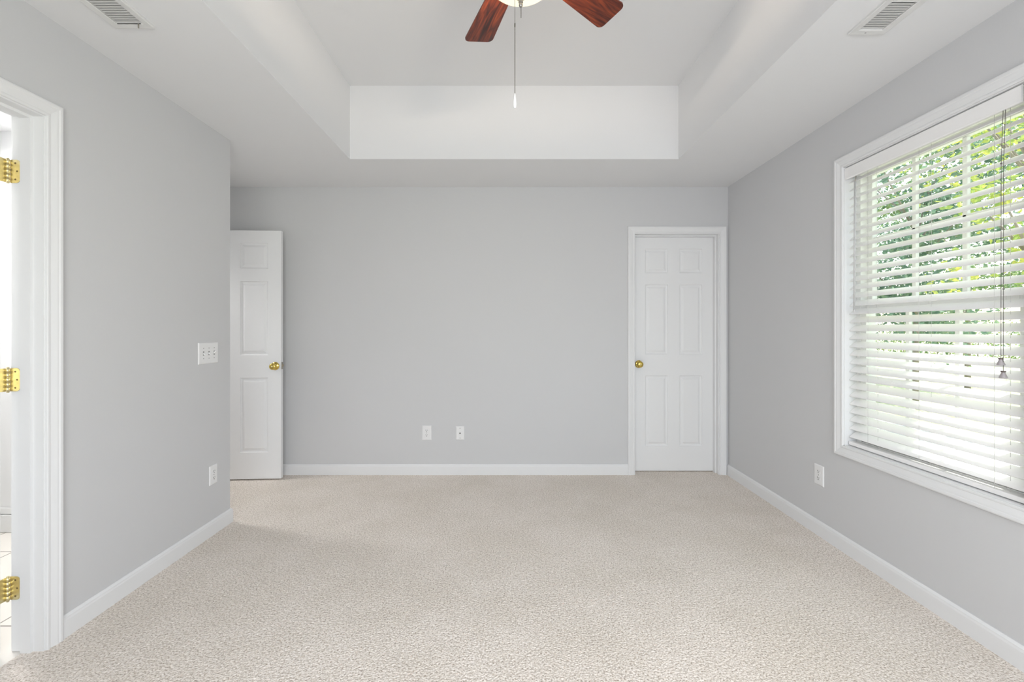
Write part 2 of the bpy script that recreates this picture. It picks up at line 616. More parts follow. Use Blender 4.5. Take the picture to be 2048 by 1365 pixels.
def door_frame(name, to3, a0, a1, h, depth, stop, both, label, parts=True):
    """casing + jamb + stop around a doorway. to3(a, z, t): t > 0 into the room, t < 0 into the wall"""
    root = empty(name)
    struct(root, label, 'door frame')
    b = MB()
    r = 0.005
    casing(b, to3, a0 - r, a1 + r, 0, h + r, False)
    if both:
        casing(b, lambda a, z, t: to3(a, z, -depth - t), a0 - r, a1 + r, 0, h + r, False)
    b.build('casing', M['trim'], root)
    b = MB()
    def bx(aa, ab, za, zb, ta, tb):
        P = [to3(a, z, t) for a in (aa, ab) for z in (za, zb) for t in (ta, tb)]
        xs = [p[0] for p in P]; ys = [p[1] for p in P]; zs = [p[2] for p in P]
        b.box(min(xs), max(xs), min(ys), max(ys), min(zs), max(zs))
    bx(a0 - 0.018, a0, 0, h + 0.018, -depth, 0)
    bx(a1, a1 + 0.018, 0, h + 0.018, -depth, 0)
    bx(a0, a1, h, h + 0.018, -depth, 0)
    b.build('jamb', M['trim'], root)
    b = MB()
    s0, s1 = stop
    bx(a0, a0 + 0.011, 0, h - 0.011, -s1, -s0)
    bx(a1 - 0.011, a1, 0, h - 0.011, -s1, -s0)
    bx(a0, a1, h - 0.011, h, -s1, -s0)
    b.build('door_stop', M['trim'], root)
    return root

door_frame('trim_1', lambda a, z, t: (XL + t, a, z), BATH[0], BATH[1], BATH[3], WT, (0.040, 0.078), True,
           'white moulded frame around the bathroom doorway in the near wall')
door_frame('trim_2', lambda a, z, t: (a, YB - t, z), D2[0], D2[1], D2[3], WT, (0.044, 0.078), False,
           'white moulded frame around the shut six-panel door')
door_frame('trim_3', lambda a, z, t: (XREC + t, a, z), D1[0], D1[1], D1[3], WT, (0.040, 0.078), False,
           'white moulded frame of the entry doorway hidden in the recess')

# baseboards
BP = [(0, 0), (0.0125, 0), (0.0125, 0.068), (0.0105, 0.076), (0.0105, 0.080), (0.006, 0.086), (0.0035, 0.089), (0, 0.089)]
def baseboard(name, path, label):
    """path: (x, y) points along the wall's foot, the room on the left-hand side of the walk"""
    n = len(path)
    rows = []
    for i, p in enumerate(path):
        p = Vector(p)
        ds = []
        if i > 0: ds.append((p - Vector(path[i - 1])).normalized())
        if i < n - 1: ds.append((Vector(path[i + 1]) - p).normalized())
        ns = [Vector((-d.y, d.x)) for d in ds]
        m = sum(ns, Vector((0, 0)))
        m = m / m.length
        k = 1.0 / max(0.3, m.dot(ns[0]))
        rows.append([(p.x + m.x * k * t, p.y + m.y * k * t, z) for t, z in BP])
    b = MB()
    b.grid_sweep(rows, close_v=True, cap=True)
    return struct(b.build(name, M['trim']), label, 'baseboard')
baseboard('baseboard_left', [(XREC, YC), (XL, YC), (XL, BATH[1] + 0.063)], 'white baseboard along the near wall, wrapping its corner')
baseboard('baseboard_back', [(D2[0] - 0.063, YB), (XREC, YB)], 'white baseboard along the blank far wall')
baseboard('baseboard_right', [(XR, YR), (XR, YB)], 'white baseboard running below the blinds')
baseboard('baseboard_rear', [(XL, YR), (XR, YR)], 'white baseboard on the wall behind the viewpoint')
baseboard('baseboard_near', [(XL, BATH[0] - 0.063), (XL, YR)], 'white baseboard between the bathroom doorway and the rear wall')
b = MB()
b.box(-3.10, XL - WT, YC - WT - 0.026, YC - WT - 0.0105, 0, 0.105, 0.002)
b.box(-3.10, XL - WT, YC - WT - 0.019, YC - WT - 0.0105, 0.109, 0.147, 0.002)
b.box(-3.10, -3.086, 0.22, YC - WT - 0.026, 0, 0.13, 0.002)
struct(b.build('baseboard_bathroom', M['trim']), 'white two-step baseboard behind the bathroom tiles', 'baseboard')

# ------------------------------------------------------------------ doors
def panel_ring(b, x0, x1, z0, z1, y, s):
    """one raised panel; y the face, s = +1/-1 the direction into the door"""
    steps = [(0, 0), (0.003, 0.0055), (0.010, 0.0095), (0.017, 0.0098), (0.033, 0.0025), (0.036, 0.0018)]
    rows = []
    for o, d in steps:
        rows.append([(x0 + o, y + s * d, z0 + o), (x1 - o, y + s * d, z0 + o), (x1 - o, y + s * d, z1 - o), (x0 + o, y + s * d, z1 - o)])
    b.grid_sweep(rows, close_v=True)
    b.poly(rows[-1])

def door_slab(name, w, h, xs, zs, parent=None, t=0.035):
    """six-panel slab, hinge edge at x = 0, front face at y = 0"""
    b = MB()
    gx = [0] + [v for p in xs for v in p] + [w]
    gz = [0] + [v for p in zs for v in p] + [h]
    for y, s in ((0, 1), (t, -1)):
        for i in range(len(gx) - 1):
            for j in range(len(gz) - 1):
                if i % 2 == 1 and j % 2 == 1:
                    panel_ring(b, gx[i], gx[i + 1], gz[j], gz[j + 1], y, s)
                else:
                    b.poly([(gx[i], y, gz[j]), (gx[i + 1], y, gz[j]), (gx[i + 1], y, gz[j + 1]), (gx[i], y, gz[j + 1])])
    b.poly([(0, 0, 0), (0, t, 0), (0, t, h), (0, 0, h)])
    b.poly([(w, 0, 0), (w, t, 0), (w, t, h), (w, 0, h)])
    b.poly([(0, 0, 0), (w, 0, 0), (w, t, 0), (0, t, 0)])
    b.poly([(0, 0, h), (w, 0, h), (w, t, h), (0, t, h)])
    bmesh.ops.remove_doubles(b.bm, verts=b.bm.verts[:], dist=0.00005)
    return b.build(name, M['door'], parent)

KNOB = [(0.0, 0.0), (0.0325, 0.0), (0.0335, -0.003), (0.031, -0.007), (0.022, -0.010), (0.0125, -0.013), (0.0115, -0.026),
        (0.016, -0.031), (0.0235, -0.036), (0.0270, -0.043), (0.0272, -0.049), (0.0245, -0.055), (0.018, -0.0595), (0.010, -0.0605), (0.0, -0.0608)]
def knob(parent, x, z, y=0.0, flip=False):
    s = -1 if flip else 1
    b = MB()
    b.lathe([(max(r, 0.0002), h * s) for r, h in KNOB], 32, 'y')
    k = b.build('door_knob', M['brass'], parent)
    k.location = (x, y, z)
    b = MB()
    b.lathe([(0.0002, -0.0600 * s), (0.0060, -0.0600 * s), (0.0060, -0.0635 * s), (0.0002, -0.0637 * s)], 16, 'y')
    b.box(-0.0012, 0.0012, min(-0.0645 * s, -0.0630 * s), max(-0.0645 * s, -0.0630 * s), -0.0045, 0.0045)
    b.build('turn_button', M['oldbrass'], k)
    return k

def latch(parent, x, z, t=0.035):
    b = MB()
    b.box(x - 0.0005, x + 0.0016, 0.005, 0.030, z - 0.0285, z + 0.0285, 0.0004)
    l = b.build('latch_plate', M['steel'], parent)
    b = MB()
    b.poly([(x + 0.001, 0.012, z - 0.010), (x + 0.011, 0.012, z - 0.010), (x + 0.011, 0.012, z + 0.010), (x + 0.001, 0.012, z + 0.010)])
    b.poly([(x + 0.001, 0.024, z - 0.010), (x + 0.004, 0.024, z - 0.010), (x + 0.004, 0.024, z + 0.010), (x + 0.001, 0.024, z + 0.010)])
    b.poly([(x + 0.011, 0.012, z - 0.010), (x + 0.004, 0.024, z - 0.010), (x + 0.004, 0.024, z + 0.010), (x + 0.011, 0.012, z + 0.010)])
    b.poly([(x + 0.001, 0.012, z + 0.010), (x + 0.011, 0.012, z + 0.010), (x + 0.004, 0.024, z + 0.010), (x + 0.001, 0.024, z + 0.010)])
    b.poly([(x + 0.001, 0.012, z - 0.010), (x + 0.011, 0.012, z - 0.010), (x + 0.004, 0.024, z - 0.010), (x + 0.001, 0.024, z - 0.010)])
    b.build('latch_bolt', M['steel'], l)
    return l

ZS = [(0.216, 0.826), (1.010, 1.612), (1.716, 1.926)]

# open entry door, resting almost flat against the far wall
DW = 0.762
d1 = empty('door_1', (-1.860 - DW * cos(radians(3)), 3.598 - DW * sin(radians(3)), 0.012), radians(3))
struct(d1, 'open white panelled door standing against the far wall beside the corner', 'door')
door_slab('door_leaf', DW, 2.026, [(0.110, 0.331), (0.437, 0.659)], ZS, d1)
knob(d1, DW - 0.045, 0.920)
kb = knob(d1, DW - 0.045, 0.920, 0.035, True)
latch(d1, DW, 0.922)
for hz in (0.22, 1.02, 1.82):
    b = MB()
    b.tube((-0.006, 0.030, hz - 0.045), (-0.006, 0.030, hz + 0.045), 0.0065, seg=12)
    b.box(-0.0015, 0.0, 0.004, 0.030, hz - 0.045, hz + 0.045)
    b.build('hinge', M['oldbrass'], d1)

# shut closet door
d2 = empty('door_2', (D2[0] + 0.003, YB + 0.081, 0.006))
struct(d2, 'shut white six-panel door set in the far wall near the window side', 'door')
W2 = D2[1] - D2[0] - 0.006
door_slab('door_leaf', W2, 2.029, [(0.107, 0.304), (0.405, 0.600)], [(0.214, 0.826), (1.009, 1.614), (1.715, 1.924)], d2)
k2 = knob(d2, 0.051, 0.925)
# the doorway's stop is in front of the closet leaf; its hinges are inside the closet
for hz in (0.22, 1.02, 1.82):
    b = MB()
    b.tube((W2 + 0.001, 0.041, hz - 0.045), (W2 + 0.001, 0.041, hz + 0.045), 0.0055, seg=12)
    b.build('hinge', M['oldbrass'], d2)

# bathroom door, swung away into the bathroom
PX, PY = -1.9065, 1.6755          # hinge pin line
d3 = empty('door_3', (-1.9135, 1.6565, 0.010), radians(180))
struct(d3, 'white bathroom door swung open beyond the near doorway', 'door')
door_slab('door_leaf', 0.755, 2.030, [(0.110, 0.328), (0.434, 0.652)], ZS, d3)
knob(d3, 0.700, 0.920)
knob(d3, 0.700, 0.920, 0.035, True)
def rounded_leaf(b, to3, u0, u1, z0, z1, t, r=0.014):
    """plate with its two far corners rounded; u0 the pin side"""
    pts = [(u0, z0)]
    for k in range(7):
        a = -pi / 2 + pi / 2 * k / 6
        pts.append((u1 - r + r * cos(a), z0 + r + r * sin(a)))
    for k in range(7):
        a = pi / 2 * k / 6
        pts.append((u1 - r + r * cos(a), z1 - r + r * sin(a)))
    pts.append((u0, z1))
    f = [to3(u, z, t) for u, z in pts]
    g = [to3(u, z, 0) for u, z in pts]
    b.poly(f)
    b.poly(list(reversed(g)))
    for i in range(len(pts)):
        j = (i + 1) % len(pts)
        b.poly([f[i], f[j], g[j], g[i]])
for hz in (1.837, 1.040, 0.243):
    h0 = hz - 0.0445
    h1 = hz + 0.0445
    inv = Matrix.Translation((-1.9135, 1.6565, 0.010)) @ Matrix.Rotation(pi, 4, 'Z')
    inv = inv.inverted()
    L = lambda p: tuple(inv @ Vector(p))
    b = MB()
    # leaf let into the jamb, facing the opening
    rounded_leaf(b, lambda u, z, t: L((PX + 0.003 + u, BATH[1] - 0.0002 - t, z)), 0.0, 0.0365, h0, h1, 0.0018)
    # leaf on the door's hinge edge, facing the bedroom
    rounded_leaf(b, lambda u, z, t: L((-1.9132 + t, PY - u, z)), 0.0, 0.052, h0, h1, 0.0018)
    n = 5
    for k in range(n):
        a0 = h0 + 0.089 * k / n + 0.0006
        a1 = h0 + 0.089 * (k + 1) / n - 0.0006
        b.tube(L((PX, PY, a0)), L((PX, PY, a1)), 0.0060, seg=14)
    b.tube(L((PX, PY, h0 - 0.004)), L((PX, PY, h1 + 0.004)), 0.0042, seg=10)
    hg = b.build('hinge', M['oldbrass'], d3)
    for (u, dz) in ((0.022, 0.031), (0.029, 0.0), (0.022, -0.031)):
        b = MB()
        p = Vector((PX + u, BATH[1] - 0.0019, hz + dz))
        b.tube(L(p), L(p + Vector((0, -0.0008, 0))), 0.0038, 0.0030, seg=12)
        b.build('screw', M['screw'], hg)
        b = MB()
        p = Vector((-1.9116, PY - u - 0.012, hz + dz))
        b.tube(L(p), L(p + Vector((0.0008, 0, 0))), 0.0038, 0.0030, seg=12)
        b.build('screw', M['screw'], hg)

# ------------------------------------------------------------------ outlets and switches (local: face at y = 0 looking to -y)
def plate_mesh(w, h, t=0.006, e=0.005):
    b = MB()
    rows = []
    for o, y in ((0, 0), (0, -0.002), (e * 0.4, -t * 0.75), (e, -t)):
        rows.append([(-w / 2 + o, y, -h / 2 + o), (w / 2 - o, y, -h / 2 + o), (w / 2 - o, y, h / 2 - o), (-w / 2 + o, y, h / 2 - o)])
    b.grid_sweep(rows, close_v=True, cap=True)
    return b

def disc(b, x, y, z, r, t=0.0008, seg=14):
    b.tube((x, y, z), (x, y - t, z), r, seg=seg)

def outlet(loc, rz, w, h, label):
    r = empty('wall_outlet', loc, rz)
    tag(r, label, 'outlet')
    plate_mesh(w, h).build('cover_plate', M['plastic'], r)
    for s in (1, -1):
        b = MB()
        zc = s * 0.0195
        rows = []
        for y, k in ((-0.0058, 1.0), (-0.0072, 1.0), (-0.0076, 0.95)):
            row = []
            for a in range(24):
                t = 2 * pi * a / 24
                row.append((0.0172 * k * cos(t), y, zc + max(-0.0135, min(0.0135, 0.0172 * sin(t))) * k))
            rows.append(row)
        b.grid_sweep(rows, close_v=True, cap=True)
        rc = b.build('receptacle', M['plastic'], r)
        b = MB()
        b.box(-0.0079, -0.0055, -0.0081, -0.0074, zc - 0.0005, zc + 0.0085)
        b.box(0.0055, 0.0076, -0.0081, -0.0074, zc + 0.0005, zc + 0.0075)
        b.tube((0, -0.0074, zc - 0.0065), (0, -0.0081, zc - 0.0065), 0.0029, seg=12)
        b.build('slots', M['dark'], rc)
    b = MB()
    disc(b, 0, -0.0058, 0, 0.0030)
    b.build('screw', M['greyslot'], r)
    return r

outlet((-0.692, YB, 0.355), 0, 0.0795, 0.1215, 'larger white double outlet low on the blank far wall')
outlet((XL, 2.648, 0.358), radians(90), 0.070, 0.1143, 'white double outlet low on the near wall, under the triple light switch')
outlet((XR, 2.632, 0.361), radians(-90), 0.0780, 0.1215, 'white double outlet on the window wall, below the window corner')

r = empty('cable_outlet', (-0.410, YB, 0.353))
tag(r, 'small white cable plate with one dark centre jack on the far wall', 'cable outlet')
plate_mesh(0.0700, 0.1143).build('cover_plate', M['plastic'], r)
b = MB()
b.lathe([(0.0002, -0.0055), (0.0058, -0.0055), (0.0058, -0.0085), (0.0045, -0.0087), (0.0045, -0.014), (0.0002, -0.014)], 16, 'y')
b.build('coaxial_jack', M['dark'], r)
for s in (1, -1):
    b = MB()
    disc(b, 0, -0.0058, s * 0.0415, 0.0030)
    b.build('screw', M['greyslot'], r)

r = empty('light_switch', (XL, 2.6045, 1.092), radians(90))
tag(r, 'white plate of three toggle switches near the wall corner', 'light switch')
plate_mesh(0.1690, 0.1235).build('cover_plate', M['plastic'], r)
for i, up in ((-1, False), (0, False), (1, True)):
    x = i * 0.046
    b = MB()
    rows = [[(x - 0.0052, y, -0.012), (x + 0.0052, y, -0.012), (x + 0.0052, y, 0.012), (x - 0.0052, y, 0.012)] for y in (-0.0058, -0.0066)]
    b.grid_sweep(rows, close_v=True, cap=True)
    slot = b.build('toggle_slot', M['greyslot'], r)
    b = MB()
    s = 1 if up else -1
    rows = []
    for k, (y, z, hw, hh) in enumerate(((-0.006, 0.0, 0.0042, 0.0055), (-0.012, s * 0.0035, 0.0038, 0.0042), (-0.017, s * 0.0075, 0.0034, 0.0030), (-0.0185, s * 0.0085, 0.0026, 0.0020))):
        rows.append([(x - hw, y, z - hh), (x + hw, y, z - hh), (x + hw, y, z + hh), (x - hw, y, z + hh)])
    b.grid_sweep(rows, close_v=True, cap=True)
    b.build('toggle', M['plastic'], r)
    for z in (0.030, -0.030):
        b = MB()
        disc(b, x, -0.0058, z, 0.0028)
        b.build('screw', M['greyslot'], r)

# ------------------------------------------------------------------ ceiling registers
def register(x0, x1, y1, length, label, lever):
    w = x1 - x0
    root = empty('ceiling_vent', ((x0 + x1) / 2, y1 - length / 2, H))
    tag(root, label, 'vent')
    hw, hl = w / 2, length / 2
    iw, il = hw - 0.028, hl - 0.028
    b = MB()
    rows = []
    for (a, c, z) in ((hw, hl, 0.0), (hw, hl, -0.008), (hw - 0.003, hl - 0.003, -0.0095), (iw + 0.003, il + 0.003, -0.0085), (iw, il, -0.007), (iw, il, 0.0)):
        rows.append([(-a, -c, z), (a, -c, z), (a, c, z), (-a, c, z)])
    b.grid_sweep(rows, close_v=True)
    b.box(-iw, iw, il - 0.150 - 0.010, il - 0.150, -0.0078, -0.001)
    fr = b.build('frame', M['vent'], root)
    b = MB()
    b.box(-iw, iw, -il, il, -0.0009, -0.0002)
    b.build('duct_opening', M['duct'], root)
    y = il - 0.008
    while y > -il + 0.008:
        if not (il - 0.166 < y < il - 0.146):
            b = MB()
            a = radians(13)
            hwid = 0.0072
            g = 0.0022
            p = [(-hwid * cos(a), -hwid * sin(a)), (hwid * cos(a), hwid * sin(a))]
            rows = []
            for xx in (-iw + g, iw - g):
                rows.append([(xx, y + p[0][0], -0.0048 + p[0][1]), (xx, y + p[1][0], -0.0048 + p[1][1]),
                             (xx, y + p[1][0], -0.0040 + p[1][1]), (xx, y + p[0][0], -0.0040 + p[0][1])])
            b.grid_sweep(rows, close_v=True, cap=True)
            b.build('louver', M['vent'], root)
        y -= 0.0127
    for s in ((1,) if not lever else ()):
        b = MB()
        b.tube((-0.010, hl - 0.012, -0.0078), (-0.010, hl - 0.012, -0.0092), 0.0035, seg=10)
        b.build('screw', M['greyslot'], root)
    if lever:
        b = MB()
        b.box(-iw + 0.004, iw - 0.006, il - 0.0012, il + 0.0012, -0.0092, -0.0070)
        b.build('lever_slot', M['dark'], root)
        b = MB()
        b.box(iw - 0.016, iw - 0.013, il - 0.002, il + 0.002, -0.026, -0.007, 0.0005)
        b.build('lever', M['steel'], root)
    return root
register(-1.566, -1.408, 1.753, 0.36, 'white ceiling vent with a small lever, above the bathroom doorway side', True)
register(1.378, 1.526, 1.790, 0.36, 'white ceiling vent above the window side, its louvers split by a bar', False)

# ------------------------------------------------------------------ window and blinds
win = empty('window_1', (0, 0, 0))
struct(win, 'double-hung white window with grid panes behind the blinds', 'window')
wy0, wy1, wz0, wz1 = WIN
b = MB()
casing(b, lambda a, z, t: (XR - t, a, z), wy0, wy1, wz0, wz1, True)
b.build('casing', M['trim'], win)
b = MB()
jt = 0.004
b.box(XR - 0.0005, 2.0, wy0, wy0 + jt, wz0, wz1)
b.box(XR - 0.0005, 2.0, wy1 - jt, wy1, wz0, wz1)
b.box(XR - 0.0005, 2.0, wy0, wy1, wz0, wz0 + jt)
b.box(XR - 0.0005, 2.0, wy0, wy1, wz1 - jt, wz1)
b.build('jamb', M['trim'], win)
def ring_x(b, x0, x1, y0, y1, z0, z1, w, wb=None, wt=None, bev=0.002):
    wb = w if wb is None else wb
    wt = w if wt is None else wt
    b.box(x0, x1, y0, y0 + w, z0, z1, bev)
    b.box(x0, x1, y1 - w, y1, z0, z1, bev)
    b.box(x0, x1, y0 + w, y1 - w, z0, z0 + wb, bev)
    b.box(x0, x1, y0 + w, y1 - w, z1 - wt, z1, bev)
b = MB()
ring_x(b, 1.927, 1.998, wy0 + 0.027 + jt, wy1 - jt, wz0 + jt, wz1 - jt, 0.028)
ring_x(b, 1.985, 2.025, wy0 - 0.03, wy1 + 0.03, wz0 - 0.03, wz1 + 0.03, 0.045)
b.build('window_frame', M['vinyl'], win)
b = MB()
b.box(1.925, 1.999, wy0 + jt, wy0 + 0.030 + jt, wz0 + jt, wz1 - jt)
b.build('mull_strip', M['vinyl'], win)
sy0, sy1 = wy0 + 0.059, wy1 - 0.032
def sash(name, xc, z0, z1, wb, wt):
    b = MB()
    ring_x(b, xc - 0.014, xc + 0.014, sy0, sy1, z0, z1, 0.034, wb, wt)
    s = b.build(name, M['vinyl'], win)
    gy0, gy1, gz0, gz1 = sy0 + 0.034, sy1 - 0.034, z0 + wb, z1 - wt
    b = MB()
    for k in (1, 2):
        y = gy0 + (gy1 - gy0) * k / 3
        b.box(xc - 0.009, xc + 0.009, y - 0.010, y + 0.010, gz0, gz1, 0.003)
    z = (gz0 + gz1) / 2
    b.box(xc - 0.009, xc + 0.009, gy0, gy1, z - 0.010, z + 0.010, 0.003)
    b.build('muntins', M['vinyl'], s)
    b = MB()
    b.box(xc - 0.002, xc + 0.002, gy0 - 0.004, gy1 + 0.004, gz0 - 0.004, gz1 + 0.004)
    b.build('glass_pane', M['glass'], s)
    return s
sash('lower_sash', 1.944, 0.622, 1.372, 0.050, 0.035)
sash('upper_sash', 1.976, 1.338, 2.098, 0.035, 0.034)

bl = empty('window_blind', (1.902, 2.02, 2.06))
tag(bl, 'lowered white horizontal slat blind filling the window', 'blind')
BLO = Vector(bl.location)
def BL(b, name, mat, parent=None):
    """built in room coordinates, then hung on the blind"""
    bmesh.ops.translate(b.bm, verts=b.bm.verts[:], vec=-BLO)
    return b.build(name, mat, bl if parent is None else parent)
by0, by1 = wy0 + 0.010, wy1 - 0.012
b = MB()
b.box(1.878, 1.926, by0, by1, 2.075, 2.126, 0.002)
BL(b, 'headrail', M['blind'])
b = MB()
vp = [(1.8655, 2.059), (1.8625, 2.061), (1.8605, 2.064), (1.8605, 2.119), (1.8625, 2.122), (1.8655, 2.124), (1.8700, 2.124), (1.8700, 2.059)]
b.grid_sweep([[(x, y, z) for x, z in vp] for y in (by0 + 0.020, by1 + 0.006)], close_v=True, cap=True)
BL(b, 'valance', M['blind'])
TILT = radians(38)
def slat_mesh():
    b = MB()
    n = 8
    w = 0.050
    top, bot = [], []
    for k in range(n + 1):
        u = -w / 2 + w * k / n
        crown = 0.0022 * (1 - (2 * u / w) ** 2)
        th = 0.0013
        top.append((u, crown + th))
        bot.append((u, crown - th))
    prof = top + list(reversed(bot))
    # u < 0 is the room side and hangs lower
    rows = []
    for y in (by0 - 2.02, by1 - 2.02):
        rows.append([(u * cos(TILT) - v * sin(TILT), y, u * sin(TILT) + v * cos(TILT)) for u, v in prof])
    b.grid_sweep(rows, close_v=True, cap=True, smooth=False)
    return b
slat0 = None
for k in range(32):
    z = 2.052 - 0.0451 * k
    if slat0 is None:
        s = slat0 = slat_mesh().build('slat', M['blind'], bl)
    else:
        s = slat0.copy()
        COL.objects.link(s)
        s.parent = bl
    s.location = (0, 0, z - BLO.z)
b = MB()
b.box(1.877, 1.926, by0, by1, 0.596, 0.616, 0.003)
br = BL(b, 'bottom_rail', M['blind'])
for ly in (2.300, 2.014, 1.702):
    b = MB()
    x0 = 1.902 - 0.0215
    x1 = 1.902 + 0.0215
    b.tube((x0 - 0.0015, ly, 0.612), (x0 - 0.0015, ly, 2.08), 0.0006, seg=5)
    b.tube((x1 + 0.0015, ly, 0.612), (x1 + 0.0015, ly, 2.08), 0.0006, seg=5)
    b.tube((1.902, ly - 0.035, 0.612), (1.902, ly - 0.035, 2.08), 0.0007, seg=5)
    for k in range(32):
        z = 2.052 - 0.0451 * k
        b.tube((x0 - 0.0015, ly, z - 0.0195), (x1 + 0.0015, ly - 0.006, z + 0.0140), 0.0005, seg=4)
    BL(b, 'ladder_string', M['ladder'])
b = MB()
b.tube((1.864, 2.372, 1.335), (1.868, 2.372, 2.030), 0.0040, seg=8)
b.tube((1.864, 2.372, 1.325), (1.864, 2.372, 1.340), 0.0048, seg=8)
wd = BL(b, 'tilt_wand', M['wand'])
b = MB()
b.tube((1.868, 2.372, 2.028), (1.874, 2.372, 2.062), 0.0016, seg=6)
h = BL(b, 'wand_hook', M['steel'], wd)
for (cy, zt, zj) in ((1.6625, 1.1215, 0), (1.6545, 1.0735, 0)):
    b = MB()
    pts = [(1.868, cy - 0.001, 2.07), (1.862, cy + 0.0005, 1.85), (1.861, cy, 1.5), (1.8605, cy, zt)]
    for p, q in zip(pts, pts[1:]):
        b.tube(p, q, 0.0010, seg=6)
    b.ball(Vector((1.862, cy + 0.0005, 1.86 if cy > 1.66 else 1.385)), 0.0032, 8, 6, 1.2)
    c = BL(b, 'lift_cord', M['cord'])
    b = MB()
    b.lathe([(0.0002, zt - 0.0245), (0.0115, zt - 0.0240), (0.0118, zt - 0.021), (0.0085, zt - 0.012), (0.0055, zt - 0.004), (0.0060, zt - 0.001), (0.0002, zt - 0.001)], 16, 'z', (1.8605, cy, 0))
    tt = BL(b, 'tassel', M['tassel'], c)
    b = MB()
    b.lathe([(0.0002, zt - 0.002), (0.0072, zt - 0.002), (0.0074, zt + 0.003), (0.0002, zt + 0.0035)], 16, 'z', (1.8605, cy, 0))
    BL(b, 'tassel_cap', M['tasselcap'], c)

# wide window added behind the camera, out of view, for the rear fill
w2 = empty('added_window_2', (0, 0, 0))
struct(w2, 'wide plain window added behind the viewpoint to let fill light in', 'window')
b = MB()
casing(b, lambda a, z, t: (a, YR + t, z), RW[0], RW[1], RW[2], RW[3], True)
b.build('casing', M['trim'], w2)
b = MB()
for (xa, xb) in ((RW[0], 0.22), (0.34, RW[1])):
    b.box(xa, xa + 0.04, YR - 0.11, YR - 0.05, RW[2], RW[3])
    b.box(xb - 0.04, xb, YR - 0.11, YR - 0.05, RW[2], RW[3])
    b.box(xa + 0.04, xb - 0.04, YR - 0.11, YR - 0.05, RW[2], RW[2] + 0.04)
    b.box(xa + 0.04, xb - 0.04, YR - 0.11, YR - 0.05, RW[3] - 0.04, RW[3])
b.box(0.22, 0.34, YR - 0.12, YR - 0.04, RW[2], RW[3])
b.build('window_frame', M['vinyl'], w2)
b = MB()
b.box(RW[0] + 0.04, 0.18, YR - 0.082, YR - 0.078, RW[2] + 0.04, RW[3] - 0.04)
b.build('glass_pane', M['glass'], w2)
b = MB()
b.box(0.38, RW[1] - 0.04, YR - 0.082, YR - 0.078, RW[2] + 0.04, RW[3] - 0.04)
b.build('glass_pane', M['glass'], w2)

# ------------------------------------------------------------------ ceiling fan with light
FX, FY, FZ = 0.045, 1.618, 2.621
fan = empty('ceiling_fan', (FX, FY, HT))
tag(fan, 'ceiling fan with reddish wooden blades and a lit frosted bowl', 'ceiling fan')
zz = lambda z: z - HT
b = MB()
b.lathe([(0.0005, zz(2.9598)), (0.075, zz(2.9598)), (0.078, zz(2.94)), (0.070, zz(2.90)), (0.045, zz(2.87)), (0.030, zz(2.862)), (0.028, zz(2.80)), (0.0005, zz(2.80))], 32)
b.build('canopy', M['nickel'], fan)
b = MB()
b.lathe([(0.0005, zz(2.815)), (0.050, zz(2.812)), (0.095, zz(2.795)), (0.118, zz(2.765)), (0.122, zz(2.725)), (0.118, zz(2.690)), (0.090, zz(2.662)), (0.075, zz(2.650)), (0.0005, zz(2.650))], 40)
b.build('motor_housing', M['nickel'], fan)
b = MB()
b.lathe([(0.0005, zz(2.650)), (0.062, zz(2.648)), (0.064, zz(2.600)), (0.085, zz(2.585)), (0.100, zz(2.572)), (0.100, zz(2.566)), (0.0005, zz(2.566))], 40)
b.build('switch_housing', M['nickel'], fan)
BZ0 = 2.466
b = MB()
prof = []
for k in range(13):
    a = pi / 2 * k / 12
    prof.append((max(0.0005, 0.140 * sin(a)), zz(BZ0 + 0.088 * (1 - cos(a)))))
prof += [(0.141, zz(BZ0 + 0.092)), (0.137, zz(BZ0 + 0.092))]
for k in range(12, -1, -1):
    a = pi / 2 * k / 12
    prof.append((max(0.0005, 0.136 * sin(a)), zz(BZ0 + 0.004 + 0.086 * (1 - cos(a)))))
b.lathe(prof, 48, cap=False)
b.build('light_bowl', M['bowl'], fan)
b = MB()
b.lathe([(0.0005, zz(2.4745)), (0.021, zz(2.4735)), (0.0225, zz(2.470)), (0.020, zz(2.465)), (0.0215, zz(2.462)), (0.017, zz(2.4565)), (0.0185, zz(2.4535)), (0.012, zz(2.448)),
         (0.0065, zz(2.445)), (0.0085, zz(2.440)), (0.0085, zz(2.435)), (0.0055, zz(2.431)), (0.0075, zz(2.4265)), (0.0060, zz(2.420)), (0.0005, zz(2.4175))], 24)
b.build('finial', M['nickel'], fan)
